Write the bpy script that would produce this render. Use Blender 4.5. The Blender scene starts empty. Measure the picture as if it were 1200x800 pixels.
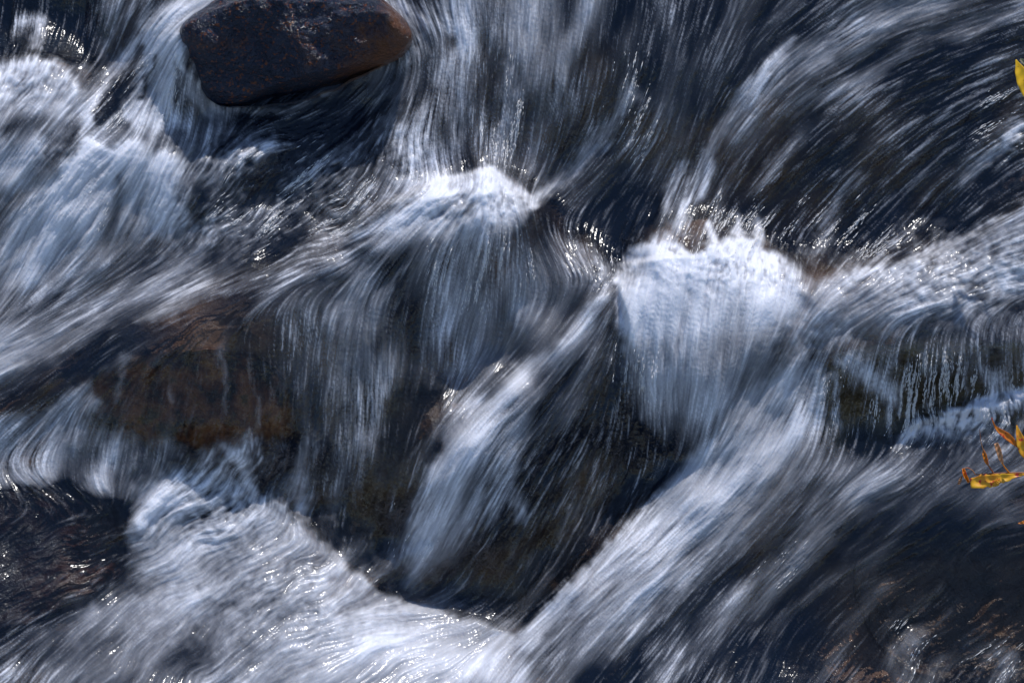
import bpy, bmesh, math, random
import numpy as np
from mathutils import Vector, Matrix, noise as mnoise

S = bpy.context.scene
COL = S.collection
random.seed(7)
RNG = np.random.default_rng(11)

# ------------------------------------------------------------------ chart of the stream
# The cascade drops towards the viewer on a slope of SLOPE degrees.  Layout is drawn on a chart of that slope
# (u to the right, v downstream, unit 2 mm) and h is the height in metres above the slope.
SLOPE = math.radians(47)
K = 0.002
RX = np.array([1.0, 0.0, 0.0])
DN = np.array([0.0, -math.cos(SLOPE), -math.sin(SLOPE)])
NV = np.array([0.0, -math.sin(SLOPE), math.cos(SLOPE)])
ORG = np.array([0.0, 0.0, 2.0])

def world(u, v, h):
    u = np.asarray(u, dtype=float); v = np.asarray(v, dtype=float); h = np.asarray(h, dtype=float)
    return (ORG + ((u - 600) * K)[..., None] * RX + ((v - 400) * K)[..., None] * DN + h[..., None] * NV)

# ------------------------------------------------------------------ camera, sky, sun, exposure
cam_d = bpy.data.cameras.new('camera'); cam = bpy.data.objects.new('camera', cam_d); COL.objects.link(cam)
S.camera = cam
DIST = 8.0
cam.location = Vector(ORG + NV * DIST)
cam.rotation_euler = (SLOPE, 0, 0)
cam_d.sensor_width = 36
cam_d.lens = 36 * DIST / 2.4
cam_d.clip_end = 500

SUN_EL, SUN_AZ = math.radians(67), math.radians(30)     # high, from behind the falls and to the right
W = bpy.data.worlds.new('World'); S.world = W; W.use_nodes = True
wn = W.node_tree
sky = wn.nodes.new('ShaderNodeTexSky'); sky.sky_type = 'NISHITA'; sky.sun_disc = False
sky.sun_elevation = SUN_EL; sky.sun_rotation = SUN_AZ; sky.ozone_density = 3.0; sky.dust_density = 0.3
wn.links.new(sky.outputs[0], wn.nodes['Background'].inputs[0])
wn.nodes['Background'].inputs[1].default_value = 0.13
sd = bpy.data.lights.new('sun', 'SUN'); sd.energy = 3.4; sd.angle = math.radians(0.5); sd.color = (1.0, 0.96, 0.92)
sun = bpy.data.objects.new('sun', sd); COL.objects.link(sun)
sdir = Vector((math.sin(SUN_AZ) * math.cos(SUN_EL), math.cos(SUN_AZ) * math.cos(SUN_EL), math.sin(SUN_EL)))
sun.rotation_euler = sdir.to_track_quat('Z', 'Y').to_euler()
S.view_settings.view_transform = 'Standard'; S.view_settings.look = 'None'
S.view_settings.exposure = 0.12; S.view_settings.gamma = 1.0

# ------------------------------------------------------------------ helpers
def tag(o, label=None, cat=None, group=None, kind=None):
    if label: o['label'] = label
    if cat: o['category'] = cat
    if group: o['group'] = group
    if kind: o['kind'] = kind
    return o

def mesh_obj(name, verts, faces, mat, parent=None, smooth=True):
    me = bpy.data.meshes.new(name)
    me.from_pydata([tuple(p) for p in verts], [], [tuple(f) for f in faces])
    me.update()
    if smooth: me.shade_smooth()
    if mat: me.materials.append(mat)
    o = bpy.data.objects.new(name, me); COL.objects.link(o)
    if parent: o.parent = parent
    return o

class N:
    """small node-tree writer"""
    def __init__(s, name):
        s.m = bpy.data.materials.new(name); s.m.use_nodes = True
        s.t = s.m.node_tree; s.t.nodes.clear()
        s.out = s.t.nodes.new('ShaderNodeOutputMaterial')
    def n(s, typ, **kw):
        nd = s.t.nodes.new(typ)
        for k, v in kw.items():
            if k.startswith('i_'):
                key = k[2:]; key = int(key) if key.isdigit() else key.replace('_', ' ')
                if isinstance(v, bpy.types.NodeSocket): s.t.links.new(v, nd.inputs[key])
                else: nd.inputs[key].default_value = v
            else: setattr(nd, k, v)
        return nd
    def link(s, a, b): s.t.links.new(a, b)
    def math(s, op, a, b=0.0, clamp=False):
        nd = s.t.nodes.new('ShaderNodeMath'); nd.operation = op; nd.use_clamp = clamp
        for i, v in enumerate((a, b)):
            if isinstance(v, bpy.types.NodeSocket): s.t.links.new(v, nd.inputs[i])
            else: nd.inputs[i].default_value = v
        return nd.outputs[0]
    def ramp(s, fac, stops, interp='LINEAR'):
        nd = s.t.nodes.new('ShaderNodeValToRGB'); cr = nd.color_ramp; cr.interpolation = interp
        while len(cr.elements) < len(stops): cr.elements.new(0.5)
        for e, (p, c) in zip(cr.elements, stops):
            e.position = p; e.color = (c[0], c[1], c[2], 1) if hasattr(c, '__len__') else (c, c, c, 1)
        s.t.links.new(fac, nd.inputs[0]); return nd.outputs[0]
    def noise(s, scale, detail=4, rough=0.55, vec=None, dist=0.0):
        nd = s.t.nodes.new('ShaderNodeTexNoise'); nd.inputs['Scale'].default_value = scale
        nd.inputs['Detail'].default_value = detail; nd.inputs['Roughness'].default_value = rough
        nd.inputs['Distortion'].default_value = dist
        if vec is not None: s.t.links.new(vec, nd.inputs['Vector'])
        return nd.outputs[0]
    def mix(s, fac, a, b):
        nd = s.t.nodes.new('ShaderNodeMix'); nd.data_type = 'RGBA'
        for i, v in ((0, fac), (6, a), (7, b)):
            if isinstance(v, bpy.types.NodeSocket): s.t.links.new(v, nd.inputs[i])
            else: nd.inputs[i].default_value = v if i == 0 else (*v, 1)
        return nd.outputs[2]

# ------------------------------------------------------------------ raster charts (numpy)
U0, V0, NX, NY = -190, -150, 1580, 1100
gu = np.arange(NX) + U0; gv = np.arange(NY) + V0
ST = 4                                       # coarse chart step
cu = np.arange(U0, U0 + NX + ST, ST, dtype=np.float32); cv = np.arange(V0, V0 + NY + ST, ST, dtype=np.float32)
CU, CV = np.meshgrid(cu, cv)

def blur(a, s):
    r = max(1, int(3 * s)); k = np.exp(-0.5 * (np.arange(-r, r + 1) / s) ** 2); k /= k.sum()
    n0, n1 = a.shape
    def b1(x):
        p = np.pad(x, ((0, 0), (r, r)), mode='edge'); n = p.shape[1]
        L = 1 << int(np.ceil(np.log2(n + 2 * r)))
        f = np.fft.irfft(np.fft.rfft(p, L, axis=1) * np.fft.rfft(k, L)[None], L, axis=1)
        return f[:, 2 * r:2 * r + x.shape[1]]
    return b1(b1(a).T).T.astype(np.float32)

def up(c, uu=None, vv=None):
    """bilinear read of a coarse chart at chart positions (default: every fine cell)"""
    if uu is None: uu, vv = np.meshgrid(gu.astype(np.float32), gv.astype(np.float32))
    x = np.clip((uu - U0) / ST, 0, c.shape[1] - 1.001); y = np.clip((vv - V0) / ST, 0, c.shape[0] - 1.001)
    i = x.astype(np.int32); j = y.astype(np.int32); fx = (x - i).astype(np.float32); fy = (y - j).astype(np.float32)
    return (c[j, i] * (1 - fx) * (1 - fy) + c[j, i + 1] * fx * (1 - fy) + c[j + 1, i] * (1 - fx) * fy + c[j + 1, i + 1] * fx * fy)

def fine(a, uu, vv):
    x = np.clip(uu - U0, 0, NX - 1.001); y = np.clip(vv - V0, 0, NY - 1.001)
    i = x.astype(np.int32); j = y.astype(np.int32); fx = x - i; fy = y - j
    return (a[j, i] * (1 - fx) * (1 - fy) + a[j, i + 1] * fx * (1 - fy) + a[j + 1, i] * (1 - fx) * fy + a[j + 1, i + 1] * fx * fy)

def seg_dist(P, poly, closed=False):
    """distance to a polyline, and the interpolated extra columns at the nearest point"""
    q = np.array(poly, dtype=np.float32)
    if closed: q = np.vstack([q, q[:1]])
    best = np.full(P[0].shape, 1e9, np.float32); ext = [np.zeros(P[0].shape, np.float32) for _ in range(q.shape[1] - 2)]
    for a, b in zip(q[:-1], q[1:]):
        d = b[:2] - a[:2]; L = float(d @ d) + 1e-6
        t = np.clip(((P[0] - a[0]) * d[0] + (P[1] - a[1]) * d[1]) / L, 0, 1)
        dd = np.hypot(P[0] - a[0] - t * d[0], P[1] - a[1] - t * d[1]); m = dd < best
        best = np.where(m, dd, best)
        for k in range(len(ext)): ext[k] = np.where(m, a[2 + k] * (1 - t) + b[2 + k] * t, ext[k])
    return best, ext

def inside(P, poly):
    r = np.zeros(P[0].shape, bool); n = len(poly)
    for i in range(n):
        x0, y0 = poly[i][:2]; x1, y1 = poly[(i + 1) % n][:2]
        if y0 == y1: continue
        c = ((y0 > P[1]) != (y1 > P[1])) & (P[0] < (x1 - x0) * (P[1] - y0) / (y1 - y0) + x0)
        r ^= c
    return r

def sstep(a, b, x):
    t = np.clip((x - a) / (b - a), 0, 1); return t * t * (3 - 2 * t)

def region(P, poly, want_feather=False):
    """soft inside mask of a polygon; every corner (u, v, feather) says how soft the edge is there"""
    q = poly + poly[:1]; d = np.full(P[0].shape, 1e9, np.float32); fw = np.zeros(P[0].shape, np.float32); ww = np.zeros(P[0].shape, np.float32)
    for a, b in zip(q[:-1], q[1:]):
        di, (fi,) = seg_dist(P, [a, b]); d = np.minimum(d, di); w = 1.0 / (di + 1.5) ** 3; fw += w * fi; ww += w
    sd_ = np.where(inside(P, poly), d, -d)
    r_ = sstep(-0.5, 1.0, sd_ / np.maximum(fw / ww, 0.5))
    return (r_, fw / ww) if want_feather else r_

# ---- water height over the slope, in cm
HP = """
-150,-100,0 0,-60,-4 300,-100,4 600,-120,4 900,-120,5 1200,-120,6 1380,-100,10
300,116,-4 350,104,-4 410,94,-4 260,122,-3 0,20,-8 80,30,-8 130,80,-7 0,75,-3 50,72,2 95,95,3 40,140,6 0,180,5 90,170,6 150,178,6 200,190,5 -100,100,0 -100,250,0
20,320,-1 100,320,0 200,290,0 80,250,5 180,240,4 -60,400,2 0,390,2 60,400,1 120,350,0 200,330,1
200,10,10 270,0,11 194,44,11 150,100,4 110,150,3 222,62,11 212,95,8 180,140,4 230,140,1
330,150,-4 420,130,-4 300,180,4 260,230,2 330,240,0 400,220,2 390,270,1 320,290,2 250,300,1 450,180,3
520,-20,5 640,-20,5 760,-10,5 500,60,3 540,120,2 620,120,2 700,100,2 520,200,-2 600,195,-5 640,225,-6 690,190,-5 740,160,-2 760,240,-5 700,260,-6 730,310,-6 660,260,-4
480,140,3 500,180,4 450,240,8 520,232,9 575,222,10 625,244,7 430,275,9 380,295,10
540,300,6 480,330,7 520,400,0 620,310,4 650,370,1 600,430,-6 700,318,6 540,450,-7 660,300,3
300,335,11 150,385,8 60,430,5 0,480,2 -100,540,-2 340,370,12 240,395,13 280,430,11 200,430,10 120,430,7 110,480,7 230,505,10 320,495,9 330,540,2 230,550,2 130,545,2 60,540,1 0,540,1
380,420,7 430,400,8 400,520,1 450,500,-1 420,620,-8 370,600,-7 460,640,-10
300,570,1 210,590,3 300,650,3 200,680,5 400,700,0 300,740,10 200,780,14 400,790,10 100,800,16 0,800,18
60,590,4 120,610,5 0,640,9 60,680,11 150,690,7 0,740,16 -100,700,14
700,345,8 650,400,9 600,450,9 540,510,7 500,580,2 480,650,-5 470,700,-9 715,400,5 690,480,4 600,560,3 680,560,-1 580,640,-3 650,660,-8 600,720,-11 530,700,-11 740,560,-6 720,610,-7
480,730,-7 560,755,-3 510,780,2 600,790,4
760,300,9 850,292,10 930,315,9 725,340,7 730,420,4 830,360,12 830,440,10 800,500,5 760,490,1 900,400,9 870,470,6 830,560,0
1000,330,9 1080,310,9 1200,255,9 960,385,10 920,430,8 880,500,5 900,560,5 820,580,4 740,640,4 680,690,4 620,745,2 560,810,5
900,220,0 1000,180,1 1100,200,-1 1000,285,-5 1100,265,-4 920,290,-4 850,250,-4 1200,140,3 1180,210,2 1050,60,3 900,80,2 1300,100,8 820,150,0
1000,385,10 1050,405,11 1100,395,12 1150,412,11 1200,395,12 1300,300,12 960,440,8 1020,450,6 1100,440,8 1180,440,7 1000,510,1 1080,490,0 1150,480,2 1220,500,4
950,540,5 1050,545,5 1150,560,6 1000,620,3 900,650,4 1100,640,4 1200,640,8 800,690,5 740,760,6 900,740,4 1000,760,6 1100,740,8 1200,760,12 900,830,12 1100,850,16 1350,600,14 1350,850,18 600,900,18 200,900,28 0,900,28 800,920,20
"""
hp = np.array([[float(c) for c in t.split(',')] for t in HP.split()])
def rbf(pts, P, smooth=2.0):
    d = np.hypot(pts[:, None, 0] - pts[None, :, 0], pts[:, None, 1] - pts[None, :, 1])
    n = len(pts); A = np.zeros((n + 3, n + 3)); A[:n, :n] = -d - 0 * np.eye(n); A[:n, :n] += smooth * np.eye(n) * 1.0
    A[:n, n] = A[n, :n] = 1; A[:n, n + 1] = A[n + 1, :n] = pts[:, 0]; A[:n, n + 2] = A[n + 2, :n] = pts[:, 1]
    b = np.zeros(n + 3); b[:n] = pts[:, 2]
    w = np.linalg.solve(A, b); out = w[n] + w[n + 1] * P[0] + w[n + 2] * P[1]
    for i in range(n): out = out - w[i] * np.hypot(P[0] - pts[i, 0], P[1] - pts[i, 1])
    return out
H = blur(rbf(hp, (CU.astype(np.float64), CV.astype(np.float64))), 2.2)          # coarse, cm
H = up(H)                                                                        # fine

GU, GV = np.meshgrid(gu.astype(np.float32), gv.astype(np.float32))
# rough edges: the region edges wander a little
def vnoise(scale, seed, octv=3):
    r = np.random.default_rng(seed); out = np.zeros((NY, NX), np.float32); amp = 1.0; tot = 0
    for o in range(octv):
        s = max(2, scale / 2 ** o); ny = int(NY / s) + 4; nx = int(NX / s) + 4
        g = r.standard_normal((ny, nx)).astype(np.float32)
        x = (np.arange(NX) / s).astype(np.float32); y = (np.arange(NY) / s).astype(np.float32)
        i = x.astype(int); j = y.astype(int); fx = x - i; fy = y - j
        fx = fx * fx * (3 - 2 * fx); fy = fy * fy * (3 - 2 * fy)
        a = g[j][:, i] * (1 - fx) + g[j][:, i + 1] * fx; b = g[j + 1][:, i] * (1 - fx) + g[j + 1][:, i + 1] * fx
        out += amp * (a * (1 - fy)[:, None] + b * fy[:, None]); tot += amp; amp *= 0.55
    return out / tot
wu = GU + 7 * vnoise(40, 1) + 2.5 * vnoise(9, 2); wv = GV + 7 * vnoise(40, 3) + 2.5 * vnoise(9, 4)
PW = (wu, wv)

# crests that stand proud of what is behind them (polygon u, v, feather ; cm)
STEPS = [
 ([(400,285,20),(440,248,8),(500,226,5),(560,208,4),(578,203,3),(600,222,3),(634,242,3),(640,262,8),(600,330,60),(450,340,60)], 4.5),
 ([(722,330,4),(735,303,4),(770,288,4),(800,292,5),(850,272,4),(880,276,5),(930,296,5),(955,330,12),(930,430,50),(830,500,70),(745,470,30),(722,400,5)], 3.6),
 ([(690,345,10),(722,330,4),(716,420,16),(640,480,50),(560,560,60),(500,560,30),(560,470,18),(640,400,16)], 2.0),
 ([(860,480,16),(760,590,14),(690,652,10),(606,742,6),(560,800,12),(700,900,60),(800,700,80),(900,560,50)], 3.0),
 ([(940,340,12),(1000,312,7),(1080,298,6),(1150,262,6),(1200,232,6),(1300,200,10),(1300,300,40),(1100,370,50),(960,390,30)], 3.5),
 ([(340,600,12),(400,655,6),(440,690,5),(490,712,5),(545,728,5),(604,742,5),(560,800,60),(400,800,60),(300,700,60)], 2.5),
 ([(0,70,8),(50,66,6),(90,88,10),(130,150,20),(200,178,20),(215,230,40),(100,230,50),(-50,200,50),(-60,80,20)], 1.4),
 ([(-100,520,10),(0,478,6),(100,412,6),(200,358,6),(300,322,6),(400,288,10),(420,340,40),(250,400,40),(100,460,40),(-50,540,30)], 2.0),
 ([(210,250,14),(230,190,12),(260,170,12),(300,160,8),(320,150,6),(334,170,8),(330,220,30),(260,260,30)], 1.6),
 ([(940,402,14),(985,384,12),(1030,397,16),(1075,388,12),(1120,400,18),(1170,386,12),(1250,392,14),(1250,430,24),(1000,450,24)], 1.3),
 ([(1060,502,10),(1100,478,8),(1150,468,8),(1200,460,8),(1200,492,30),(1110,514,30)], 3.0),
]
PS = (GU + 6 * vnoise(60, 5, 1) + 2 * vnoise(22, 7, 1), GV + 6 * vnoise(60, 6, 1) + 2 * vnoise(22, 8, 1))
for poly, dh in STEPS:
    a_, f_ = region(PS, poly, True); k_ = blur((1 - sstep(7, 26, f_)).astype(np.float32), 5)
    H += dh * (a_ * k_ + blur(a_, 16) * (1 - k_))
H = blur(H, 1.5) + .35 * vnoise(46, 9, 2) + .5 * vnoise(120, 10, 1)

# ---- flow guides
FLOW = """
1400,-60 1200,-10 1050,40 930,110 860,180 810,260
1400,20 1200,50 1050,110 950,190 880,260 850,300
1400,90 1200,110 1090,180 1010,260 960,320
1400,160 1200,170 1130,230 1080,300
1200,-100 1000,-10 900,60 840,150 800,240 780,290
900,-140 850,-20 820,70 790,170 740,240
800,-140 790,0 770,90 735,160 690,205 635,240
740,-140 735,0 725,90 705,160 670,200
690,-140 685,0 670,100 655,170 640,215
640,-140 632,0 620,100 608,200
590,-140 580,0 580,100 570,195
545,-140 530,0 528,100 535,190 560,220
820,120 800,220 770,300
870,200 820,280
500,-140 490,0 530,40 520,80 500,130 480,150
520,90 510,140 505,200
440,-60 470,20 500,70 490,120
460,100 430,130 370,150 300,160
480,130 490,180 530,230
470,150 450,190 440,250
330,-60 300,0 240,30 170,90 120,140 70,190
270,-80 240,0 170,50 120,110 90,150
220,-100 180,0 140,60 100,110
60,-100 50,0 45,60
20,-100 15,0 10,60
120,-100 110,0 100,70
230,45 200,80 180,130 170,170
215,50 200,100 195,160
240,60 240,110 260,150
60,70 40,120 0,180 -60,250
95,100 60,150 20,200
150,175 100,200 50,260 10,330 -30,400
180,185 160,230 130,300
205,195 200,240 195,290
120,180 80,230 20,330
250,130 240,170 210,220
300,150 260,180 230,220 190,270
400,160 360,220 300,270 230,320
440,200 400,250 330,290
370,170 330,220 280,270
460,180 420,230 370,270
260,270 190,320 120,360 50,400 -60,440
200,300 120,340 30,390
320,280 230,330 150,370
560,230 500,235 440,262 380,290 300,315 200,350 100,410 0,480 -100,550
420,290 330,320 220,355 120,405 20,475
400,320 320,335 230,365 130,420 40,490 -40,560
330,350 250,375 160,420 90,480 60,540
500,260 460,300 420,360 400,430
540,255 520,310 510,390 520,440
590,250 585,320 590,400
620,250 650,300 690,330
560,290 550,350 530,420
640,300 655,350 650,400 610,450
690,330 660,370 620,410
450,300 420,340 400,400 390,500
350,345 360,390 350,450 345,540
300,350 320,400 325,470 320,540
430,350 440,420 445,500 430,620
480,380 470,450 470,540 450,640
520,430 500,480 470,560
240,400 250,450 245,500
180,430 180,480 175,540
110,450 100,500 90,560
280,400 300,450 295,510
370,480 380,560 370,620
720,330 660,390 590,450 530,510 490,590 450,680
715,360 650,430 580,500 530,580 480,690
718,390 670,470 610,560 570,640 520,710
722,420 700,500 650,600 600,700
730,470 710,560 670,660
745,500 740,560 720,610
690,340 620,420 545,480 500,520
740,310 730,360 728,430 740,500
790,300 775,370 775,450 785,520
850,290 840,370 835,450 830,540
900,300 890,370 880,430 850,500
930,310 930,360 900,430
870,270 860,290
1300,180 1200,240 1120,285 1040,310 970,360 920,420 870,490 800,570 700,660 600,750 540,830
1300,260 1180,290 1080,340 990,370 940,420 900,490
1250,330 1150,350 1050,365 970,385
1000,320 950,360 900,440
950,420 930,480 880,560 780,650 680,740 620,820
980,460 970,540 900,620 800,720 720,820
1000,400 985,450 970,510
1050,400 1035,450 1010,510
1100,400 1110,450 1130,490
1150,400 1160,440 1180,480
1200,400 1200,450 1210,500
1080,400 1070,450 1060,500
965,396 961,440 957,505
987,396 983,440 980,505
1009,396 1006,440 1004,505
1031,396 1029,440 1028,505
1053,396 1052,440 1052,505
1075,396 1075,440 1076,505
1097,396 1098,440 1100,505
1119,396 1121,440 1123,505
1141,396 1144,440 1147,505
1163,396 1167,440 1171,505
1185,396 1190,440 1195,505
1207,396 1213,440 1219,505
1229,396 1236,440 1243,505
1170,490 1110,505 1060,530 1000,565
1250,540 1130,560 1020,580 940,640 860,720 800,820
1250,600 1120,620 1010,660 920,740 880,830
1300,660 1200,700 1100,760 1050,830
1200,520 1160,560 1130,620 1100,680
1100,520 1080,580 1040,640
1250,720 1180,780 1150,850
960,600 900,680 830,760
0,550 60,580 130,590
300,545 240,560 190,600 150,640
330,560 290,580 230,620 170,640 100,650 20,690 -60,730
380,600 320,610 250,640 180,680 100,740 40,820
430,660 370,660 300,680 240,720 180,790
540,730 470,720 400,720 330,730 260,780 220,840
590,745 540,760 480,775 430,810
260,540 280,570 330,600 380,640 420,680
130,600 60,620 -20,650
150,660 80,690 0,730
"""
gp = []
for line in FLOW.strip().splitlines():
    q = np.array([[float(c) for c in t.split(',')] for t in line.split()])
    for a, b in zip(q[:-1], q[1:]):
        L = np.hypot(*(b - a)); n = max(1, int(L / 14))
        for k in range(n):
            c = a + (b - a) * (k + 0.5) / n; gp.append((c[0], c[1], (b[0] - a[0]) / L, (b[1] - a[1]) / L))
gp = np.array(gp, dtype=np.float32)
sx = np.zeros(CU.shape, np.float32); sy = np.zeros_like(sx); sw = np.zeros_like(sx)
for g in gp:
    w = 1.0 / ((CU - g[0]) ** 2 + (CV - g[1]) ** 2 + 220.0) ** 1.8
    sx += w * g[2]; sy += w * g[3]; sw += w
fx0 = blur(sx / sw, 3.2); fy0 = blur(sy / sw, 3.2)
fl = np.hypot(fx0, fy0) + 1e-6; FX = up(fx0 / fl); FY = up(fy0 / fl)

# turbulence: how much the threads curl (0 smooth, 1 churned)
TURB = [((330,230),110,75,.6),((400,180),70,50,.5),((250,250),60,60,.45),((1120,340),130,60,.3),((1120,490),90,40,.9),((330,680),190,100,.55),((200,620),120,80,.5),((100,640),120,80,.45),
        ((470,770),130,50,.3),((900,300),60,30,.5),((560,240),90,40,.3),((720,315),50,25,.7),((1100,640),130,80,.2),((250,790),240,60,.4),((40,90),60,50,.6),((1080,760),60,40,.3),((290,520),90,30,.6)]
tb = np.full((NY, NX), 0.04, np.float32)
for (c, a, b, v) in TURB: tb = np.maximum(tb, v * np.exp(-(((GU - c[0]) / a) ** 2 + ((GV - c[1]) / b) ** 2)))
p1 = blur(vnoise(60, 21, 2), 4); p2 = blur(vnoise(24, 22, 2), 3)
cy1, cx1 = np.gradient(p1); cy2, cx2 = np.gradient(p2)
qx = 30 * cy1 + 6 * cy2; qy = -30 * cx1 - 6 * cx2
FX = FX + tb * qx * 0.7; FY = FY + tb * qy * 0.7
fl = np.hypot(FX, FY) + 1e-6; FX /= fl; FY /= fl

def lic(noises, L, step=1.5):
    """average each noise along the flow, L chart units up- and downstream"""
    acc = [n.astype(np.float32).copy() for n in noises]; wt = 1.0
    n = int(L / step)
    for sgn in (1, -1):
        x = (GU - U0).copy(); y = (GV - V0).copy()
        for k in range(1, n + 1):
            i = np.clip(x, 0, NX - 1).astype(np.int32); j = np.clip(y, 0, NY - 1).astype(np.int32); f = j * NX + i
            x += sgn * step * FX.ravel()[f]; y += sgn * step * FY.ravel()[f]
            i = np.clip(x, 0, NX - 1).astype(np.int32); j = np.clip(y, 0, NY - 1).astype(np.int32); f = j * NX + i
            w = 0.5 + 0.5 * math.cos(math.pi * k / (n + 1))
            for a, no in zip(acc, noises): a += w * no.ravel()[f]
            if sgn == 1: wt += 2 * w
    res = []
    for a in acc:
        a = a - a.mean(); res.append(a / a.std())
    return res
def white(seed, s=0):
    a = np.random.default_rng(seed).standard_normal((NY, NX)).astype(np.float32)
    return blur(a, s) / (blur(a, s).std()) if s else a
LA, LB, LC = lic([white(31, 0.45), white(32, 0.9), white(33, 2.2)], 26, 1.2)
LD, LE = lic([white(34, 0.5), white(35, 0.9)], 8, 1.0)
LF, LG = lic([white(36, 9.0), white(37, 5.0)], 60, 3.0)

# ---- foam density 0..1 : regions (polygon with feathers, value) then strokes (u, v, value, radius)
FOAM_R = [
 ([(-200,-160,9),(1400,-160,9),(1400,960,9),(-200,960,9)], .30),
 ([(620,-60,60),(1400,-60,60),(1400,300,40),(960,320,40),(760,300,30),(640,250,40)], .235),
 # dark places
 ([(-60,-60,20),(110,-60,20),(130,30,16),(110,80,12),(40,66,8),(-60,60,20)], .12),
 ([(960,60,50),(1250,40,50),(1230,190,40),(1080,260,50),(930,290,40),(880,240,40)], .16),
 ([(620,240,10),(720,230,30),(790,220,30),(760,290,16),(720,312,8),(640,268,14)], .14),
 ([(240,120,12),(420,100,20),(470,120,20),(440,180,40),(330,170,30)], .16),
 ([(-40,500,16),(60,430,14),(160,380,10),(300,340,14),(320,400,25),(290,420,25),(200,420,18),(120,430,16),(60,480,20)], .12),
 ([(100,430,14),(330,400,25),(345,510,20),(210,520,12),(110,500,14)], .15),
 ([(430,440,40),(540,440,30),(520,520,40),(450,640,30),(400,640,30),(410,520,40)], .14),
 ([(720,420,14),(760,500,20),(800,545,20),(740,600,10),(620,735,8),(520,710,14),(560,620,50),(640,500,50)], .16),
 ([(-60,570,16),(60,560,14),(150,580,14),(165,640,34),(150,680,40),(60,730,24),(-60,760,30)], .10),
 ([(960,420,18),(1100,440,14),(1220,430,16),(1220,490,16),(1080,480,12),(1040,540,18),(960,520,20)], .12),
 ([(880,620,40),(1000,590,40),(1250,600,40),(1250,860,40),(980,860,60),(640,840,30),(700,740,40)], .21),
 ([(1040,640,50),(1260,620,50),(1260,760,50),(1040,740,50)], .05),
 # pale places
 ([(90,130,14),(140,60,14),(190,10,14),(260,-40,20),(330,-30,10),(300,0,8),(222,36,8),(200,60,8),(152,84,7),(118,140,8),(95,165,14)], .74),
 ([(150,150,14),(165,100,8),(200,45,6),(212,46,6),(214,120,12),(225,150,20),(190,170,20)], .74),
 ([(-60,80,16),(10,68,12),(70,72,10),(100,110,14),(70,180,22),(40,230,30),(-60,240,30)], .72),
 ([(100,170,14),(160,172,10),(215,195,14),(212,280,50),(150,290,60),(60,330,60),(-20,370,50),(10,260,40),(60,210,30)], .84),
 ([(-80,370,30),(60,380,40),(100,390,30),(0,450,14),(-80,500,14)], .62),
 ([(180,290,30),(260,270,40),(250,330,30),(100,400,24),(60,390,24)], .50),
 ([(225,210,14),(250,178,10),(320,158,10),(330,180,14),(280,190,18),(250,240,24)], .52),
 ([(464,150,18),(500,120,18),(520,180,24),(540,220,12),(440,260,14),(470,200,18)], .66),
 ([(410,282,16),(445,248,8),(510,228,5),(562,208,4),(578,203,3),(602,224,3),(634,242,3),(620,262,24),(560,300,50),(470,300,40)], .92),
 ([(470,270,40),(600,280,50),(690,300,16),(725,312,8),(700,345,16),(660,380,50),(600,420,50),(520,420,50),(480,360,60)], .42),
 ([(330,340,30),(420,320,40),(460,380,40),(440,500,60),(380,560,50),(350,440,30)], .38),
 ([(715,335,8),(690,400,40),(640,440,50),(610,520,60),(580,600,60),(480,680,30),(470,640,16),(500,540,12),(560,470,10),(640,400,10)], .62),
 ([(722,330,6),(735,303,5),(770,290,4),(800,297,5),(850,280,4),(880,284,5),(925,302,10),(950,335,30),(930,390,60),(850,430,80),(780,430,70),(738,410,22),(724,380,8)], .90),
 ([(735,400,14),(800,400,60),(900,400,60),(880,470,50),(840,520,50),(790,520,50),(755,480,20)], .60),
 ([(930,340,24),(1000,312,8),(1080,298,7),(1150,262,7),(1200,232,7),(1320,180,7),(1320,360,30),(1180,380,30),(1050,385,26),(930,420,30)], .58),
 ([(900,420,24),(960,410,24),(975,500,30),(930,560,50),(860,640,60),(720,720,60),(600,790,50),(500,860,30),(470,830,20),(606,742,5),(690,652,6),(760,590,8),(850,480,14)], .72),
 ([(960,540,30),(1140,530,30),(1140,580,40),(1000,590,40)], .40),
 ([(1040,524,14),(1075,492,8),(1105,480,9),(1150,462,8),(1200,448,10),(1200,480,20),(1150,492,16),(1110,520,20),(1080,520,14)], .84),
 ([(160,560,16),(260,545,14),(340,600,12),(400,655,6),(440,690,5),(490,712,5),(545,728,5),(604,742,5),(640,820,30),(250,860,60),(120,820,60),(120,720,30),(180,680,30),(150,640,20)], .60),
 ([(60,740,40),(200,690,40),(260,760,40),(180,860,50),(0,860,50)], .42),
 ([(-60,500,20),(60,470,20),(110,440,10),(100,520,20),(60,570,14),(-60,580,20)], .55),
]
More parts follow.
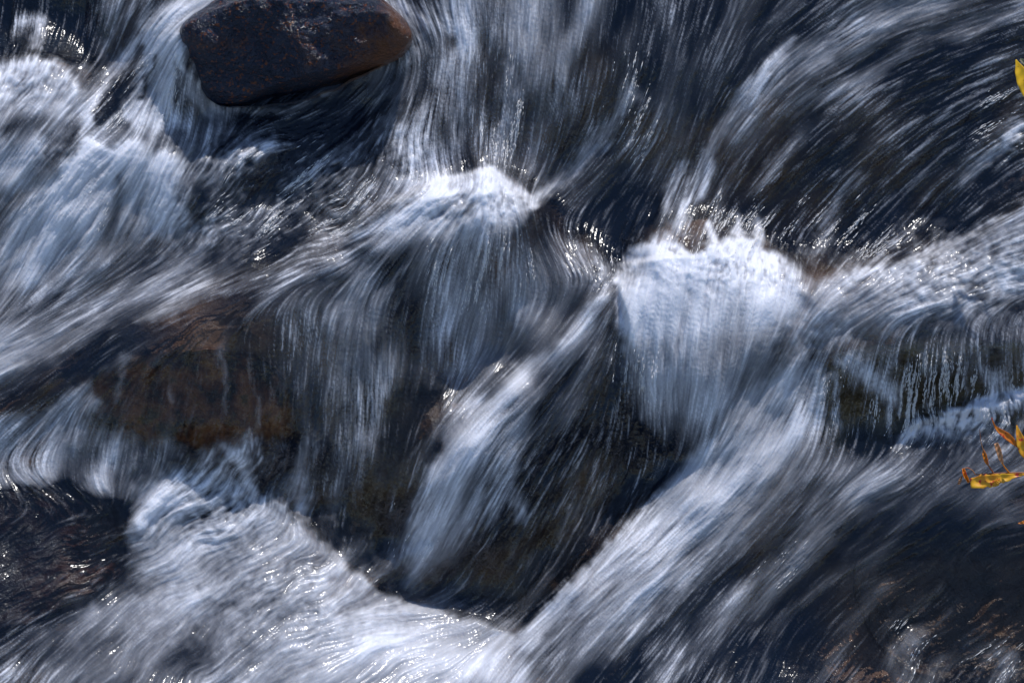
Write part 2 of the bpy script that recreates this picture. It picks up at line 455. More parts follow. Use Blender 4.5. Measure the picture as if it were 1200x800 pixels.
FOAM_S = [
 [(1130,-20,.56,22),(1010,34,.54,20),(920,90,.48,18),(860,160,.40,16)],
 [(1200,10,.40,16),(1080,50,.42,14),(960,120,.36,14),(880,220,.33,12)],
 [(925,50,.5,5),(905,74,.70,7),(880,100,.76,8),(858,130,.6,9),(835,175,.5,9),(812,225,.42,8)],
 [(540,-20,.7,22),(545,40,.65,22),(535,110,.5,16),(530,190,.42,10)],
 [(620,-20,.68,40),(620,50,.6,36),(625,110,.4,26)],
 [(690,-10,.6,16),(665,60,.55,14),(660,120,.4,10)],
 [(596,80,.5,8),(592,140,.55,9),(580,190,.4,8)],
 [(735,110,.5,9),(700,175,.55,9),(660,215,.6,7),(632,236,.7,5)],
 [(800,190,.5,9),(780,240,.4,8)],
 [(850,150,.55,8),(815,230,.6,8),(790,270,.55,7)],
 [(1000,210,.34,10),(970,270,.5,10),(950,300,.5,8)],
 [(1200,150,.7,10),(1160,180,.6,9),(1130,215,.4,10)],
 [(520,32,.8,9),(545,38,.8,8),(530,70,.7,10),(520,95,.6,10)],
 [(440,-10,.6,20),(480,30,.5,16)],
 [(20,25,.6,9),(50,20,.6,9),(40,50,.45,8)],
 [(560,260,.7,22),(545,320,.6,16),(520,390,.5,14)],
 [(600,330,.5,14),(610,360,.62,14),(600,385,.4,12)],
 [(440,430,.5,16),(430,500,.45,16),(400,580,.4,14)],
 [(420,330,.5,30),(400,380,.45,24)],
 [(360,520,.4,10),(350,600,.6,6)],
 [(150,418,.3,4),(140,470,.25,4)], [(205,415,.26,3),(200,470,.3,4)], [(262,420,.3,4),(268,480,.26,4)], [(300,430,.3,5),(305,500,.3,5)],
 [(265,520,.55,5),(300,580,.7,9)],
 [(130,520,.6,9),(120,560,.7,12)],
 [(110,470,.5,10),(60,540,.6,20)],
 [(610,440,.8,14),(560,480,.85,18),(530,540,.7,16),(500,600,.5,12)],
 [(600,480,.6,14),(600,560,.6,12),(608,600,.55,10)],
 [(870,260,.7,4),(862,285,.9,8)],
 [(760,290,.8,8),(780,280,.6,6)],
 [(990,425,.5,10),(1014,450,.78,19),(1046,468,.55,14)], [(1140,350,.30,16),(1195,372,.26,20)], [(1105,362,.34,10)], [(1060,420,.22,16),(1100,428,.2,12)], [(1150,432,.42,8),(1172,462,.62,11)],
 [(1075,415,.4,4),(1082,450,.45,4)], [(1120,412,.4,4),(1128,455,.45,4)], [(1165,440,.6,10),(1175,470,.6,8)], [(975,440,.4,4),(985,500,.45,5)], [(1040,480,.4,4),(1045,520,.4,4)],
 [(1035,560,.45,20),(1000,580,.45,20)],
 [(1170,580,.4,14),(1120,590,.35,12)],
 [(960,630,.34,26),(925,660,.44,24),(890,710,.34,26)],
 [(1095,705,.28,14),(1066,745,.36,12),(1045,790,.30,14)], [(1175,770,.36,12),(1160,800,.3,12)],
 [(800,650,.62,22),(770,690,.68,24),(700,740,.5,30)], [(860,690,.36,18),(780,780,.34,26)],
 [(430,760,.78,36),(560,775,.80,26)],
 [(190,600,.7,20),(200,640,.75,16),(260,640,.7,16)],
 [(120,710,.6,8),(90,745,.5,10)],
 [(330,700,.5,14),(290,712,.45,20)],
 [(230,760,.4,26),(300,765,.45,20)],
 [(1100,420,.3,10),(1085,450,.3,6)],
 [(20,150,.3,20),(60,150,.35,12)],
 [(192,48,.85,5),(176,85,.85,7),(156,140,.8,8)], [(204,44,.85,5),(194,90,.85,6),(182,150,.75,8)], [(212,56,.8,4),(206,100,.75,5),(200,150,.55,6)],
 [(186,70,.35,3),(166,120,.3,4)], [(148,88,.15,7),(136,112,.1,9),(122,138,.14,8)],
 [(110,172,.95,14),(70,240,.85,22),(30,310,.75,20)], [(165,176,.95,12),(160,210,.85,14)], [(195,200,.9,14),(195,250,.75,14)],
 [(52,150,.35,12),(60,168,.35,10)],
 [(139,215,.50,8),(130,255,.42,14),(125,300,.45,12)], [(190,285,.3,10),(150,330,.35,12)], [(166,62,.3,5),(140,100,.12,10),(126,135,.12,8)],
 [(400,200,.36,22),(350,250,.34,20)], [(270,122,.45,5),(330,128,.38,5),(400,104,.36,5)],
 [(234,104,.5,5),(248,121,.55,5),(268,130,.4,5)], [(486,56,.55,5),(478,72,.45,5),(452,86,.3,5)],
 [(212,48,.7,4),(219,75,.7,4),(226,105,.6,5),(244,128,.5,5)], [(470,10,.6,6),(492,30,.6,7),(500,60,.45,8)],
 [(505,225,.95,7),(560,211,.98,7),(580,207,.98,6),(602,225,.98,6),(630,243,.9,5)], [(745,298,.9,6),(775,284,.9,5),(800,292,.85,6)], [(828,268,.75,4),(838,290,.85,6)], [(893,262,.7,4),(886,286,.85,7)],
]
foam = np.full((NY, NX), .2, np.float32)
for poly, v in FOAM_R:
    a = region(PW, poly); foam = foam * (1 - a) + v * a
for st in FOAM_S:
    d, (v, r) = seg_dist(PW, st); a = np.exp(-(d / r) ** 2); foam = foam * (1 - a) + v * a
foam = blur(foam, 1.2)

# threads: the foam breaks into filaments along the flow
calm = 1 - tb
thr = 0.66 * LA + 0.62 * LB + 0.30 * LC + 0.16 * LG + 0.30 * LD
churn = 0.40 * LD + 0.45 * LE + 0.40 * LB + 0.25 * LC + 0.16 * LF + 0.2 * LG
kx = sstep(.12, .4, tb); tex = churn / churn.std() * kx + thr / thr.std() * (1 - kx)
tex /= tex.std()
crisp = 0.5 + 0.9 * sstep(-1.1, 1.2, blur(vnoise(90, 71, 2), 2) * 1.6 + .35 * LF)
for (c, a, b, v) in [((330,690),200,100,.42),((480,770),150,50,.35),((830,390),105,110,.40),((560,240),80,40,.55),((1090,310),150,60,.7),((700,690),120,60,.75),((90,260),120,90,.7),((40,420),80,50,.5),((1050,660),200,110,.5),((340,220),120,80,1.25),((150,110),90,70,1.0),((1090,460),150,60,1.25),((960,250),90,60,1.2)]:
    k_ = np.exp(-(((GU - c[0]) / a) ** 4 + ((GV - c[1]) / b) ** 4)); crisp = crisp * (1 - k_) + v * k_
froth = np.zeros((NY, NX), np.float32)
for (c, a, b, v) in [((545,236),85,32,1),((835,310),110,36,1),((1100,310),150,62,.8),((1125,490),70,22,1.2),((40,95),60,35,.7),((285,180),60,26,.9),((270,600),110,60,.7),((480,190),40,60,.6),((330,700),180,80,.5),((720,318),40,20,.8),((950,400),50,50,.5),((1200,180),50,50,.7),((350,225),100,70,.55),((90,180),70,20,.5),((250,270),70,50,.5)]:
    froth = np.maximum(froth, v * np.exp(-(((GU - c[0]) / a) ** 2 + ((GV - c[1]) / b) ** 2)))
FR, FQ, FS = lic([white(41, 0.7), white(42, 1.7), white(43, 4.0)], 4, 1.0)
still = 1 - .65 * region(PW, [(860,640,60),(1000,570,50),(1300,560,50),(1300,900,50),(800,900,60)])
still *= 1 - .45 * region(PW, [(420,430,40),(540,430,30),(520,540,40),(450,640,30),(390,620,30)]) - .45 * region(PW, [(560,640,30),(720,520,40),(720,640,20),(600,735,20),(530,710,20)])
still *= 1 - .7 * region(PW, [(90,440,20),(170,400,20),(300,400,24),(345,440,20),(350,510,16),(210,530,12),(100,520,14)])
fb = foam + 0.055 * LF * (0.4 + foam) + 0.045 * LG * (0.5 + foam) + froth * (.06 * FS + .05 * FQ)
fb = np.clip((fb - 0.20) / 0.74, 0.0, 1.1)
mask = fb ** 1.35 * (1 + 0.36 * crisp * tex * (1.15 - 0.72 * fb) + .20 * froth * (FR + .8 * FQ) * (1.1 - .6 * fb)) + 0.085 * crisp * np.maximum(tex - .2, 0) ** 1.6 * sstep(.03, .20, foam) * still
mask = np.clip(mask, 0, 0.96).astype(np.float32)

# where the water runs as a thin film over a stone (1 deep, 0 film)
deep = np.ones((NY, NX), np.float32)
for poly in ([(95,440,14),(150,420,12),(300,410,24),(345,440,20),(350,510,16),(210,530,12),(100,520,14)],
             [(-80,600,20),(20,560,12),(100,560,12),(160,600,14),(150,690,24),(20,750,30),(-80,760,20)],
             [(950,410,20),(1060,396,10),(1260,396,10),(1260,490,30),(1060,520,30),(950,520,20)],
             [(420,420,40),(540,420,30),(520,540,40),(450,640,30),(390,620,30)], [(560,640,30),(720,560,40),(700,660,20),(600,735,20),(540,700,20)],
             [(760,270,20),(800,230,40),(900,120,40),(960,180,40),(860,260,40),(780,310,20)], [(360,240,30),(440,180,40),(460,240,30),(380,280,30)],
             [(930,640,60),(1290,600,50),(1290,830,50),(960,800,60)]):
    deep *= 1 - (0.9 if poly[0][0] in (95, 950, 930) else .45 if poly[0][0] == -80 else 0.75) * region(PW, poly)

deep *= 1 - 0.75 * sstep(-.4, 1.1, blur(vnoise(110, 61, 3), 3) + .35 * LF)

# where small ripples catch the sun; the pool is soft with foam
pool = np.exp(-(((GU - 330) / 240) ** 4 + ((GV - 720) / 120) ** 4))
glint = np.full((NY, NX), 0.7, np.float32)
for (c, a, b, v) in [((340,230),110,70,2.0),((880,270),120,60,1.8),((980,270),70,40,2.2),((590,130),40,90,1.8),((740,120),40,90,1.5),((1080,470),130,60,2.2),((480,650),70,80,1.5),
                     ((700,320),40,30,2.2),((560,320),110,70,1.5),((740,440),40,50,1.6),((190,100),40,60,1.6),((1060,760),50,40,2.2),((925,660),50,40,1.8),((1170,770),60,40,1.8),((220,465),100,45,.9),((150,120),50,50,1.5),((90,240),90,60,1.2),((1170,150),40,60,1.5)]:
    glint = np.maximum(glint, v * np.exp(-(((GU - c[0]) / a) ** 2 + ((GV - c[1]) / b) ** 2)))

# relief of the threads on the water surface, cm
amp = 0.16 + 0.25 * foam
relief = amp * (0.10 * LA + 0.20 * LB + 0.42 * LC + 0.6 * LG + 1.2 * LF) + 0.06 * LD * glint * (1 - .85 * pool) + froth * (1 - .5 * pool) * (.035 * FR + .10 * FQ + .22 * FS) + tb * (0.07 * LE + 1.6 * p1)
H = H + relief
HW = H / 100.0                                                  # metres

# ------------------------------------------------------------------ materials
def water_material():
    m = N('stream_water')
    at = m.n('ShaderNodeAttribute', attribute_name='foam')
    fo = at.outputs['Fac']
    geo = m.n('ShaderNodeNewGeometry')
    b = m.n('ShaderNodeBump', i_Strength=0.35, i_Distance=0.004)
    m.link(m.noise(140, 3, 0.6), b.inputs['Height'])
    tr = m.n('ShaderNodeBsdfTransparent'); m.link(m.mix(m.n('ShaderNodeAttribute', attribute_name='deep').outputs['Fac'], (.96, .94, .91), (.27, .36, .47)), tr.inputs[0])
    df = m.n('ShaderNodeBsdfDiffuse'); df.inputs[0].default_value = (.012, .026, .060, 1)  # navy diffuse added in place of the weak sky reflection on dark water
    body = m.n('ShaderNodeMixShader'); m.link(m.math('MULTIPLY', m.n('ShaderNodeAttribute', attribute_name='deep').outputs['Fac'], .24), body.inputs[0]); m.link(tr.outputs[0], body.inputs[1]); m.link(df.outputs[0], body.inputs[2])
    gl = m.n('ShaderNodeBsdfGlossy', i_Roughness=0.16); gl.inputs[0].default_value = (1, 1, 1, 1)
    m.link(b.outputs[0], gl.inputs['Normal'])
    fr = m.n('ShaderNodeFresnel', i_IOR=1.33); m.link(b.outputs[0], fr.inputs['Normal'])
    clear = m.n('ShaderNodeMixShader'); m.link(fr.outputs[0], clear.inputs[0]); m.link(body.outputs[0], clear.inputs[1]); m.link(gl.outputs[0], clear.inputs[2])
    white_ = m.n('ShaderNodeBsdfPrincipled', i_Roughness=0.45, i_IOR=1.33)
    white_.inputs['Base Color'].default_value = (0.76, 0.78, 0.86, 1)
    white_.inputs['Specular IOR Level'].default_value = 0.5
    white_.inputs['Subsurface Weight'].default_value = 0.6; white_.inputs['Subsurface Radius'].default_value = (.9, 1.0, 1.1); white_.inputs['Subsurface Scale'].default_value = 0.03
    mx = m.n('ShaderNodeMixShader'); m.link(fo, mx.inputs[0]); m.link(clear.outputs[0], mx.inputs[1]); m.link(white_.outputs[0], mx.inputs[2])
    m.link(mx.outputs[0], m.out.inputs[0])
    return m.m

def rock_material(name, stops, scale=9, rough=0.3, bump=0.5, speck=None, moss=None, fine_bump=.006, russet=None):
    m = N(name)
    tc = m.n('ShaderNodeTexCoord').outputs['Object']
    base = m.ramp(m.noise(scale, 6, 0.6, tc), stops)
    if speck:
        base = m.mix(m.ramp(m.noise(95, 3, 0.7, tc), [(.56, 0), (.66, 1)]), base, speck)
    if russet:                                                       # brown of the sunlit right end painted into the colour, and towards the foot
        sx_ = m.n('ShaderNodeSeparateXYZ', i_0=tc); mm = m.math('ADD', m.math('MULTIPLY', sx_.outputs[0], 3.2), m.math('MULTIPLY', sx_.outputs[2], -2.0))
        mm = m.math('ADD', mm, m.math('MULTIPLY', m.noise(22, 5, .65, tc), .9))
        base = m.mix(m.ramp(mm, [(.72, 0), (1.0, .9)]), base, russet)
    if moss:
        base = m.mix(m.ramp(m.noise(14, 4, 0.6, tc), [(.58, 0), (.68, .8)]), base, moss)
    bs = m.n('ShaderNodeBsdfPrincipled', i_IOR=1.4)
    bs.inputs['Coat Weight'].default_value = .7; bs.inputs['Coat Roughness'].default_value = .10; bs.inputs['Coat IOR'].default_value = 1.33
    m.link(base, bs.inputs['Base Color'])
    m.link(m.ramp(m.noise(40, 3, .6, tc), [(.3, rough * .6), (.7, rough * 1.5)]), bs.inputs['Roughness'])
    b1 = m.n('ShaderNodeBump', i_Strength=bump, i_Distance=0.02); m.link(m.noise(26, 6, .65, tc), b1.inputs['Height'])
    b2 = m.n('ShaderNodeBump', i_Strength=bump, i_Distance=fine_bump); m.link(m.noise(120, 4, .6, tc), b2.inputs['Height']); m.link(b1.outputs[0], b2.inputs['Normal'])
    m.link(b2.outputs[0], bs.inputs['Normal']); m.link(b2.outputs[0], bs.inputs['Coat Normal'])
    m.link(bs.outputs[0], m.out.inputs[0])
    return m.m

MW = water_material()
M_BED = rock_material('bed_stone', [(.3, (.022, .016, .013)), (.5, (.13, .065, .034)), (.72, (.32, .16, .075))], 4, .5, .5)
M_TOP = rock_material('wet_dark_stone', [(.3, (.010, .020, .046)), (.55, (.018, .028, .058)), (.75, (.09, .04, .02))], 7, .15, 1.0, speck=(.20, .06, .02), fine_bump=.017, russet=(.15, .055, .018))  # navy stops paint sky reflection onto the face; brown paints the sunlit end
M_BROWN = rock_material('wet_brown_stone', [(.40, (.012, .009, .008)), (.50, (.13, .045, .018)), (.64, (.34, .145, .055))], 14, .3, .9, moss=(.05, .05, .018))
M_RED = rock_material('wet_rust_stone', [(.35, (.006, .005, .006)), (.55, (.04, .014, .008)), (.75, (.12, .04, .014))], 8, .35, .4)
M_UMBER = rock_material('wet_umber_stone', [(.32, (.016, .012, .009)), (.54, (.075, .040, .020)), (.74, (.18, .095, .042))], 8, .3, .5)
M_MOSS = rock_material('wet_mossy_stone', [(.3, (.02, .018, .014)), (.55, (.08, .06, .03)), (.75, (.16, .13, .05))], 10, .35, .4, moss=(.06, .065, .02))
M_BLACK = rock_material('wet_black_stone', [(.3, (.01, .011, .014)), (.6, (.03, .026, .024)), (.8, (.06, .045, .035))], 10, .35, .5)

# ------------------------------------------------------------------ grids: water, bed
def axis(lo, a, b, hi, stp):
    left = [a]; s = stp
    while left[-1] > lo: s *= 1.18; left.append(left[-1] - s)
    right = [b]; s = stp
    while right[-1] < hi: s *= 1.18; right.append(right[-1] + s)
    mid = np.arange(a + stp, b - stp * .5, stp)
    return np.concatenate([left[::-1], mid, right])

def grid_obj(name, us, vs, hfun, mat, attrs=()):
    UU, VV = np.meshgrid(us, vs); Hh = hfun(UU, VV)
    P = world(UU, VV, Hh).reshape(-1, 3).astype(np.float32)
    ny, nx = UU.shape; idx = np.arange(ny * nx).reshape(ny, nx)
    q = np.stack([idx[:-1, :-1], idx[1:, :-1], idx[1:, 1:], idx[:-1, 1:]], -1).reshape(-1, 4)
    me = bpy.data.meshes.new(name)
    me.vertices.add(len(P)); me.vertices.foreach_set('co', P.ravel())
    me.loops.add(q.size); me.loops.foreach_set('vertex_index', q.ravel().astype(np.int32))
    me.polygons.add(len(q)); me.polygons.foreach_set('loop_start', (np.arange(len(q)) * 4).astype(np.int32))
    me.update(calc_edges=True); me.validate()
    me.shade_smooth()
    for an, arr in attrs:
        at = me.attributes.new(an, 'FLOAT', 'POINT'); at.data.foreach_set('value', fine(arr, UU, VV).ravel().astype(np.float32))
    me.materials.append(mat)
    o = bpy.data.objects.new(name, me); COL.objects.link(o); return o

us = axis(-480, -40, 1240, 1700, 1.0); vs = axis(-400, -35, 835, 1250, 1.0)
def bank(UU):                                                     # the banks rise beyond both sides of the run
    return 0.35 * sstep(1290, 1600, UU) + 0.3 * sstep(-200, -430, UU)
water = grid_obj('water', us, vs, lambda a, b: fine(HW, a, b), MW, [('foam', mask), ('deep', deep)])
tag(water, kind='structure')
HS = blur(HW, 7)
bn = 0.012 * vnoise(60, 51, 3) + 0.006 * vnoise(14, 52, 3)
us2 = axis(-900, -40, 1240, 2100, 5); vs2 = axis(-800, -35, 835, 1650, 5)
bed = grid_obj('stream_bed', us2, vs2, lambda a, b: fine(HS, a, b) - 0.045 + fine(bn, a, b) + bank(a), M_BED)
tag(bed, kind='structure')

# ------------------------------------------------------------------ rocks
def rock(name, outline, c, mat, h_mid, depth, label, cat, sink=None, rough=.012, ridge=None, seed=0, seg=150, rings=80, front=2.2, facet=0):
    """A stone as one closed body.  outline: its silhouette on the slope, c: centre, h_mid: height of its widest girdle,
    depth: (towards the air, into the bed).  sink: keep its face that far below the water skin."""
    o = np.array(outline, float) - c
    ang = np.arctan2(o[:, 1], o[:, 0]); rad = np.hypot(o[:, 0], o[:, 1]); k = np.argsort(ang); ang = ang[k]; rad = rad[k]
    aa = np.linspace(-math.pi, math.pi, seg, endpoint=False)
    rr = np.interp(aa, np.concatenate([ang - 2 * math.pi, ang, ang + 2 * math.pi]), np.concatenate([rad] * 3))
    rr = np.real(np.fft.ifft(np.fft.fft(rr) * (np.abs(np.fft.fftfreq(seg, 1 / seg)) < 18)))
    rr = rr + np.array([1.6 * mnoise.fractal(Vector((4 * math.cos(t), 4 * math.sin(t), seed)), 1, 2, 4) for t in aa])
    verts = []; faces = []
    for i in range(rings + 1):
        la = -math.pi / 2 + math.pi * i / rings
        cr = abs(math.cos(la)) ** (2 / front); sr = math.copysign(abs(math.sin(la)) ** (2 / front), math.sin(la))
        for j in range(seg):
            u = c[0] + rr[j] * math.cos(aa[j]) * cr; v = c[1] + rr[j] * math.sin(aa[j]) * cr
            h = h_mid + sr * (depth[0] if sr > 0 else depth[1])
            if ridge and sr > 0: h += ridge(u, v) * min(1, sr * 1.6)
            p = Vector((u * K * 9, v * K * 9, h * 9 + seed))
            h += rough * (mnoise.fractal(p, 1, 2, 5)) * (1 if sr > 0 else .4)
            if facet and sr > 0:
                vd = mnoise.voronoi(p * .9)[0]; h += facet * (min(.5, vd[1] - vd[0]) - .25) + .25 * facet * mnoise.ridged_multi_fractal(p * 2.6, 1, 2, 4, 1, 2) - .3 * facet
            if sink is not None and sr > -0.2:
                lim = float(fine(HS, np.array(u), np.array(v))) - sink - 0.012 + 0.013 * mnoise.fractal(p * 1.7, .9, 2.1, 5)
                h = min(h, lim)
            verts.append((u, v, h))
    V = np.array(verts); P = world(V[:, 0], V[:, 1], V[:, 2])
    for i in range(rings):
        for j in range(seg):
            a = i * seg + j; b = i * seg + (j + 1) % seg
            faces.append((a, b, b + seg, a + seg))
    ctr = P.mean(0); ob = mesh_obj(name, P - ctr, faces, mat); ob.location = Vector(ctr)
    bm = bmesh.new(); bm.from_mesh(ob.data); bmesh.ops.remove_doubles(bm, verts=bm.verts, dist=1e-5)
    bmesh.ops.recalc_face_normals(bm, faces=bm.faces); bm.to_mesh(ob.data); bm.free(); ob.data.shade_smooth()
    tag(ob, label, cat); return ob

def top_ridge(u, v):
    # the face drops steeply to a brow close above the undercut foot
    brow = float(np.interp(u, [200, 240, 280, 310, 355, 400, 425, 480], [124, 123, 121, 106, 93, 84, 78, 68]))
    top = float(np.interp(u, [200, 230, 262, 300, 440, 480], [50, 34, 18, 8, 12, 44]))
    return -0.0009 * max(0, min(v, brow) - top) - 0.0016 * max(0, top - v) - 0.009 * max(0, v - brow)
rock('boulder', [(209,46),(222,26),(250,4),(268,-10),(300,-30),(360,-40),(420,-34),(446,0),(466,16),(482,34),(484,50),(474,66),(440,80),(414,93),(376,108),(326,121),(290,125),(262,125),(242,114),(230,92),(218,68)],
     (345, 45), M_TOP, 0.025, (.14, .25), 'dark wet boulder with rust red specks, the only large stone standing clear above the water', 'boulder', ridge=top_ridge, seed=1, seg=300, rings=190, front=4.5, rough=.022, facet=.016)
rock('boulder', [(100,470),(112,436),(150,424),(210,412),(280,408),(330,430),(350,480),(345,520),(280,532),(210,522),(150,528),(110,510)],
     (225, 470), M_BROWN, -0.05, (.30, .2), 'brown boulder with rough mossy face under the thin veil of water at left', 'boulder', sink=.005, seed=5)
rock('submerged_rock', [(-80,640),(-60,585),(20,565),(90,562),(150,588),(160,630),(150,670),(90,700),(20,740),(-60,750)],
     (30, 650), M_RED, -0.05, (.34, .2), 'dark reddish rock awash at the edge of the foaming pool in the lower left corner', 'rock', sink=.006, seed=9)
rock('rock', [(-60,-60),(40,-70),(120,-50),(140,10),(120,66),(60,66),(0,58),(-50,50)],
     (40, 0), M_BLACK, -0.12, (.2, .2), 'black wet rock behind the spray in the upper left corner', 'rock', sink=.006, seed=13)
rock('submerged_rock', [(950,450),(970,415),(1040,400),(1150,398),(1240,404),(1260,470),(1200,500),(1130,500),(1060,530),(980,540),(955,500)],
     (1100, 455), M_MOSS, -0.05, (.3, .2), 'olive brown mossy rock ledge under thin falling water at the right', 'rock', sink=.006, seed=17)
rock('submerged_rock', [(520,700),(560,620),(640,540),(720,470),(760,520),(740,590),(680,660),(610,735),(560,725)],
     (650, 610), M_UMBER, -0.12, (.3, .15), 'dark brown rock face behind the central fall', 'rock', sink=.012, seed=21)
rock('submerged_rock', [(390,440),(470,430),(530,450),(520,520),(470,600),(440,670),(380,620),(360,540),(370,480)],
     (440, 540), M_UMBER, -0.12, (.3, .15), 'brown rock behind the veil of water left of the central tongue', 'rock', sink=.012, seed=25)
rock('submerged_rock', [(1000,660),(1080,620),(1200,610),(1290,640),(1290,780),(1200,850),(1080,800),(1010,730)],
     (1140, 710), M_UMBER, -0.06, (.3, .2), 'dark brown rock under shallow clear water in the lower right corner', 'rock', sink=.006, seed=29)

# ------------------------------------------------------------------ autumn sprigs reaching in from the right bank
def at(u, v, h):
    k = 1 - h / DIST
    return world(np.array(600 + (u - 600) * k), np.array(400 + (v - 400) * k), np.array(h))

def leaf_material(name, a, b, spot, spot_at=.62, scale=26):
    m = N(name); tc = m.n('ShaderNodeTexCoord').outputs['Object']
    base = m.ramp(m.noise(scale, 4, .6, tc), [(.35, a), (.65, b)])
    base = m.mix(m.ramp(m.noise(scale * 2.2, 3, .5, tc), [(spot_at, 0), (spot_at + .05, 1)]), base, spot)
    bs = m.n('ShaderNodeBsdfPrincipled', i_Roughness=.42); m.link(base, bs.inputs['Base Color'])
    tl = m.n('ShaderNodeBsdfTranslucent'); m.link(base, tl.inputs[0])
    mx = m.n('ShaderNodeMixShader', i_0=.35); m.link(bs.outputs[0], mx.inputs[1]); m.link(tl.outputs[0], mx.inputs[2])
    m.link(mx.outputs[0], m.out.inputs[0]); return m.m
L_YEL = leaf_material('yellow_leaf', (.88, .60, .02), (.82, .50, .015), (.12, .05, .02), .68, 40)
L_GRN = leaf_material('green_leaf', (.12, .20, .05), (.45, .38, .30), (.4, .2, .2), .62, 50)
L_MIX = leaf_material('yellow_green_leaf', (.88, .56, .03), (.84, .36, .02), (.66, .06, .03), .60, 30)
L_ORG = leaf_material('orange_leaf', (.80, .34, .02), (.68, .18, .02), (.50, .03, .015), .60, 34)
L_PCH = leaf_material('peach_leaf', (.62, .36, .20), (.55, .25, .10), (.45, .10, .06), .62, 40)
L_STEM = leaf_material('reddish_stem', (.40, .20, .08), (.32, .10, .05), (.5, .3, .15), .6, 60)

def curve_pts(pts, n):
    p = np.array(pts, float); d = np.concatenate([[0], np.cumsum(np.hypot(np.diff(p[:, 0]), np.diff(p[:, 1])))]); d /= d[-1]
    t = np.linspace(0, 1, n); q = np.stack([np.interp(t, d, p[:, k]) for k in range(p.shape[1])], 1)
    for _ in range(3): q[1:-1] = (q[:-2] + 2 * q[1:-1] + q[2:]) / 4
    return q

def leaf(pts, wid, mat, root, fold=.5, label=None, jag=0.0, skew=0.0, seed=0):
    """pts: (u, v, h) midrib; wid: half widths along it in chart units; fold: how far the halves lift"""
    n = 26; q = curve_pts(pts, n); w = np.interp(np.linspace(0, 1, n), np.linspace(0, 1, len(wid)), wid)
    P = np.array([at(*r) for r in q]); V = []; F = []; m = 7; r = random.Random(seed)
    for i in range(n):
        t = P[min(i + 1, n - 1)] - P[max(i - 1, 0)]; t /= np.linalg.norm(t)
        sd_ = np.cross(NV, t); sd_ /= np.linalg.norm(sd_); up_ = np.cross(t, sd_)
        for k in range(m):
            x = (k / (m - 1)) * 2 - 1; ww = w[i] * K * (1 + skew * x) * (1 + (jag * (r.random() - .5) if k in (0, m - 1) else 0))
            V.append(P[i] + sd_ * ww * x * (1 - .15 * fold) + up_ * (abs(x) ** 1.3 * fold * ww + .0012 * math.sin(i * 1.1 + x * 2)))
    for i in range(n - 1):
        for k in range(m - 1): F.append((i * m + k, i * m + k + 1, (i + 1) * m + k + 1, (i + 1) * m + k))
    o = mesh_obj('leaf', np.array(V) - np.array(root.location), F, mat, root)
    sm = o.modifiers.new('thickness', 'SOLIDIFY'); sm.thickness = .0005; sm.offset = 0
    if label: o['label'] = label
    return o

def stem(pts, r0, r1, mat, root, name='stem'):
    n = 30; q = curve_pts(pts, n); P = np.array([at(*r) for r in q]); V = []; F = []; m = 8
    for i in range(n):
        t = P[min(i + 1, n - 1)] - P[max(i - 1, 0)]; t /= np.linalg.norm(t)
        a = np.cross(t, [0.3, .2, 1.0]); a /= np.linalg.norm(a); b = np.cross(t, a); rr = (r0 + (r1 - r0) * i / (n - 1)) * K
        for k in range(m): V.append(P[i] + rr * (math.cos(2 * math.pi * k / m) * a + math.sin(2 * math.pi * k / m) * b))
    for i in range(n - 1):
        for k in range(m): F.append((i * m + k, i * m + (k + 1) % m, (i + 1) * m + (k + 1) % m, (i + 1) * m + k))
    F.append(tuple(range(m))); F.append(tuple((n - 1) * m + k for k in reversed(range(m))))
    return mesh_obj(name, np.array(V) - np.array(root.location), F, mat, root)

def sprig(loc, label):
    e = bpy.data.objects.new('leafy_twig', None); COL.objects.link(e); e.location = Vector(at(*loc)); e.empty_display_size = .05
    bpy.context.view_layer.update(); tag(e, label, 'twig'); return e

tw = sprig((1460, 590, .30), 'thin twig of yellow, orange and red autumn leaves hanging low over the rapids')
stem([(1460,590,.30),(1330,566,.27),(1240,555,.25),(1200,553.5,.24),(1170,554,.24),(1142,556,.24)], 2.2, .7, L_STEM, tw)
leaf([(1204,555,.245),(1188,557,.247),(1174,560,.25),(1160,562,.25),(1147,564,.25),(1137,565,.25)], [.9,2.2,5.2,6.6,8.4,5.2], L_MIX, tw, .35, 'yellow green leaf with red patches', jag=.35, skew=.1, seed=3)
leaf([(1172,562,.252),(1168,566,.254),(1163,568,.254)], [1,3.5,2.5], L_MIX, tw, .3, seed=4)
leaf([(1128.5,549,.25),(1130,556,.255),(1133,561,.25),(1135,565,.25)], [1.6,2.8,2.4,1.6], L_ORG, tw, 1.6, 'curled orange leaf', seed=5)
leaf([(1127,558,.25),(1125,563,.252),(1123,567,.25)], [.8,2,1.2], L_PCH, tw, .9, seed=6)
stem([(1143,556,.24),(1140,551,.25),(1134,547.5,.255),(1129,549,.25)], .6, .5, L_PCH, tw)
stem([(1164,553.5,.24),(1158,545,.25),(1154,533,.26),(1149.5,518,.27),(1148,503,.28)], .9, .35, L_STEM, tw)
leaf([(1158,545,.25),(1155.5,540,.255),(1153.5,533,.26),(1152,526,.262)], [.8,2.6,2.8,.6], L_ORG, tw, .7, seed=7)
stem([(1183,554,.24),(1178,548,.25),(1174,542,.26)], .9, .6, L_ORG, tw)
leaf([(1175,543,.258),(1172.5,537,.262),(1170,528,.268),(1167,519,.27)], [1.2,3.0,3.4,2.6], L_PCH, tw, .5, 'blunt peach coloured leaf', seed=8)
stem([(1240,555,.25),(1215,540,.27),(1200,530,.285),(1193,524,.29),(1186,515,.295)], 1.6, .8, L_ORG, tw)
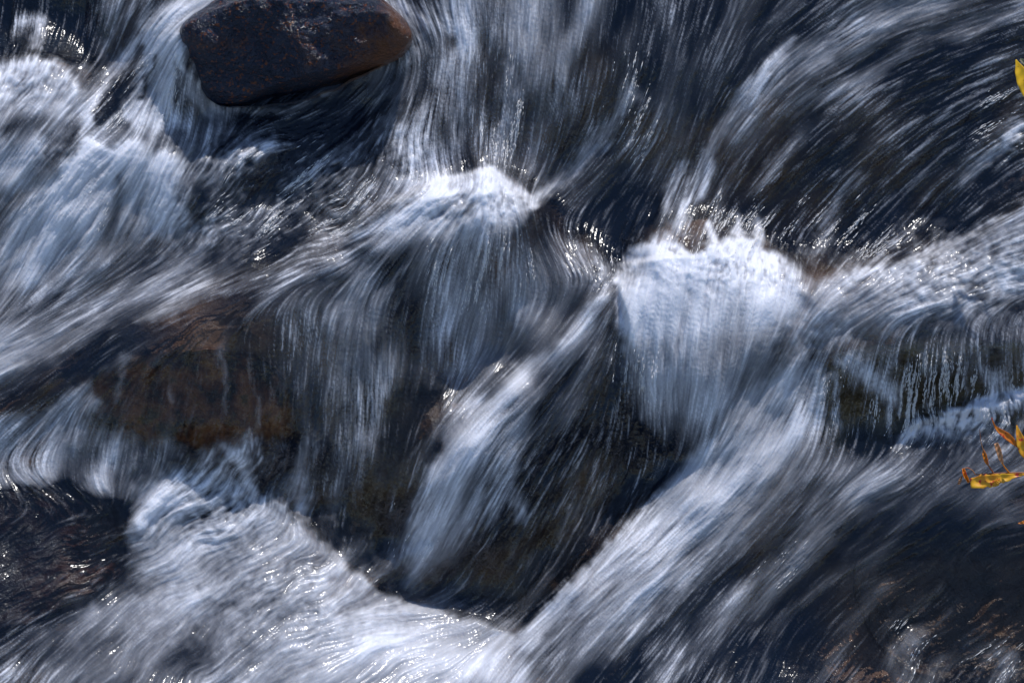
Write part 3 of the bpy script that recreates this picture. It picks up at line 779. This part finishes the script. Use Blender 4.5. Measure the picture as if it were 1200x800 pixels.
leaf([(1192,523,.292),(1184,514,.297),(1176,508,.30),(1169,503,.30),(1165,498,.302),(1162,489,.305)], [1.0,3.6,4.4,3.0,.9,.5], L_ORG, tw, .5, 'orange leaf with red blotches', seed=9)
leaf([(1206,538,.28),(1200,528,.29),(1196,516,.298),(1193,506,.30),(1191.5,498,.30)], [3,6.5,6.5,3.6,.6], L_MIX, tw, .4, seed=10)
leaf([(1214,606,.27),(1206,610,.272),(1199,612,.272),(1193,613,.27)], [.8,2.6,2.2,.5], L_ORG, tw, .4, seed=11)
stem([(1330,566,.27),(1270,590,.28),(1230,602,.275),(1213,606,.27)], 1.4, .6, L_STEM, tw)

tw2 = sprig((1460, 150, .36), 'bright yellow spotted leaf on a twig tip at the upper right edge')
stem([(1460,150,.36),(1330,142,.36),(1250,136,.35),(1214,128,.34),(1207,121,.335)], 2.0, .7, L_STEM, tw2)
leaf([(1207.5,123,.335),(1204,112,.34),(1200,98,.345),(1195,82,.345),(1190.5,70,.345)], [.8,5.5,8.2,6.5,.5], L_YEL, tw2, .3, 'yellow leaf with dark spots', seed=12)
leaf([(1222,84,.33),(1210,78,.335),(1201,73,.338),(1195,70,.34)], [1,5,5,1.2], L_GRN, tw2, .5, 'green and pink leaf', seed=13)
stem([(1250,136,.35),(1236,108,.34),(1222,84,.33)], 1.0, .6, L_STEM, tw2)

# ------------------------------------------------------------------ spray: white drops and bits of thread added as sun glints on the rapids
def spray():
    r = np.random.default_rng(77)
    w = (np.clip(glint - .7, 0, 3) ** 1.2 * np.clip(LB + LG - .4, 0, 3) ** 2 * np.clip(1.15 - foam, .15, 1) * np.where(GV > 590, .25, 1)).astype(np.float64)
    w[:130] *= (GV[:130] > -30); w *= 1 - np.exp(-(((GU - 200) / 170) ** 4 + ((GV - 470) / 70) ** 4)); w *= 1 - np.exp(-(((GU - 40) / 150) ** 4 + ((GV - 650) / 90) ** 4)); w *= (GU > -40) & (GU < 1240) & (GV < 840)
    c = np.cumsum(w.ravel()); pick = np.searchsorted(c, r.random(5500) * c[-1])
    u = GU.ravel()[pick] + r.random(len(pick)); v = GV.ravel()[pick] + r.random(len(pick))
    dx = FX.ravel()[pick]; dy = FY.ravel()[pick]; n = len(pick)
    ln = 1.2 + r.exponential(1.6, n); wd = .22 + .34 * r.random(n) ** 3
    hh = fine(HW, u, v) + .001 + .003 * r.random(n) ** 2
    h2 = fine(HW, u + dx * ln, v + dy * ln) + .001; h1 = fine(HW, u - dx * ln, v - dy * ln) + .001
    C0 = world(u - dx * ln, v - dy * ln, np.minimum(h1, hh + .01)); C1 = world(u + dx * ln, v + dy * ln, np.maximum(h2, hh - .02)); M_ = world(u, v, hh)
    px, py = -dy * wd, dx * wd
    A = world(u + px, v + py, hh); B = world(u - px, v - py, hh); T = world(u, v, hh + wd * K); D = world(u, v, hh - wd * K)
    V = np.stack([C0, C1, A, T, B, D], 1).reshape(-1, 3); base = np.arange(n)[:, None, None] * 6
    f = np.array([[0, 2, 3], [0, 3, 4], [0, 4, 5], [0, 5, 2], [1, 3, 2], [1, 4, 3], [1, 5, 4], [1, 2, 5]])[None]
    F = (base + f).reshape(-1, 3)
    m = N('glint_drops'); b = m.n('ShaderNodeBsdfPrincipled', i_Roughness=.15, i_IOR=1.33); b.inputs['Base Color'].default_value = (.86, .85, .85, 1)
    m.link(b.outputs[0], m.out.inputs[0])
    o = mesh_obj('spray', V, F.tolist(), m.m); tag(o, 'fine white drops and threads of spray added as sun glints over the rapids', 'spray', kind='stuff')
spray()
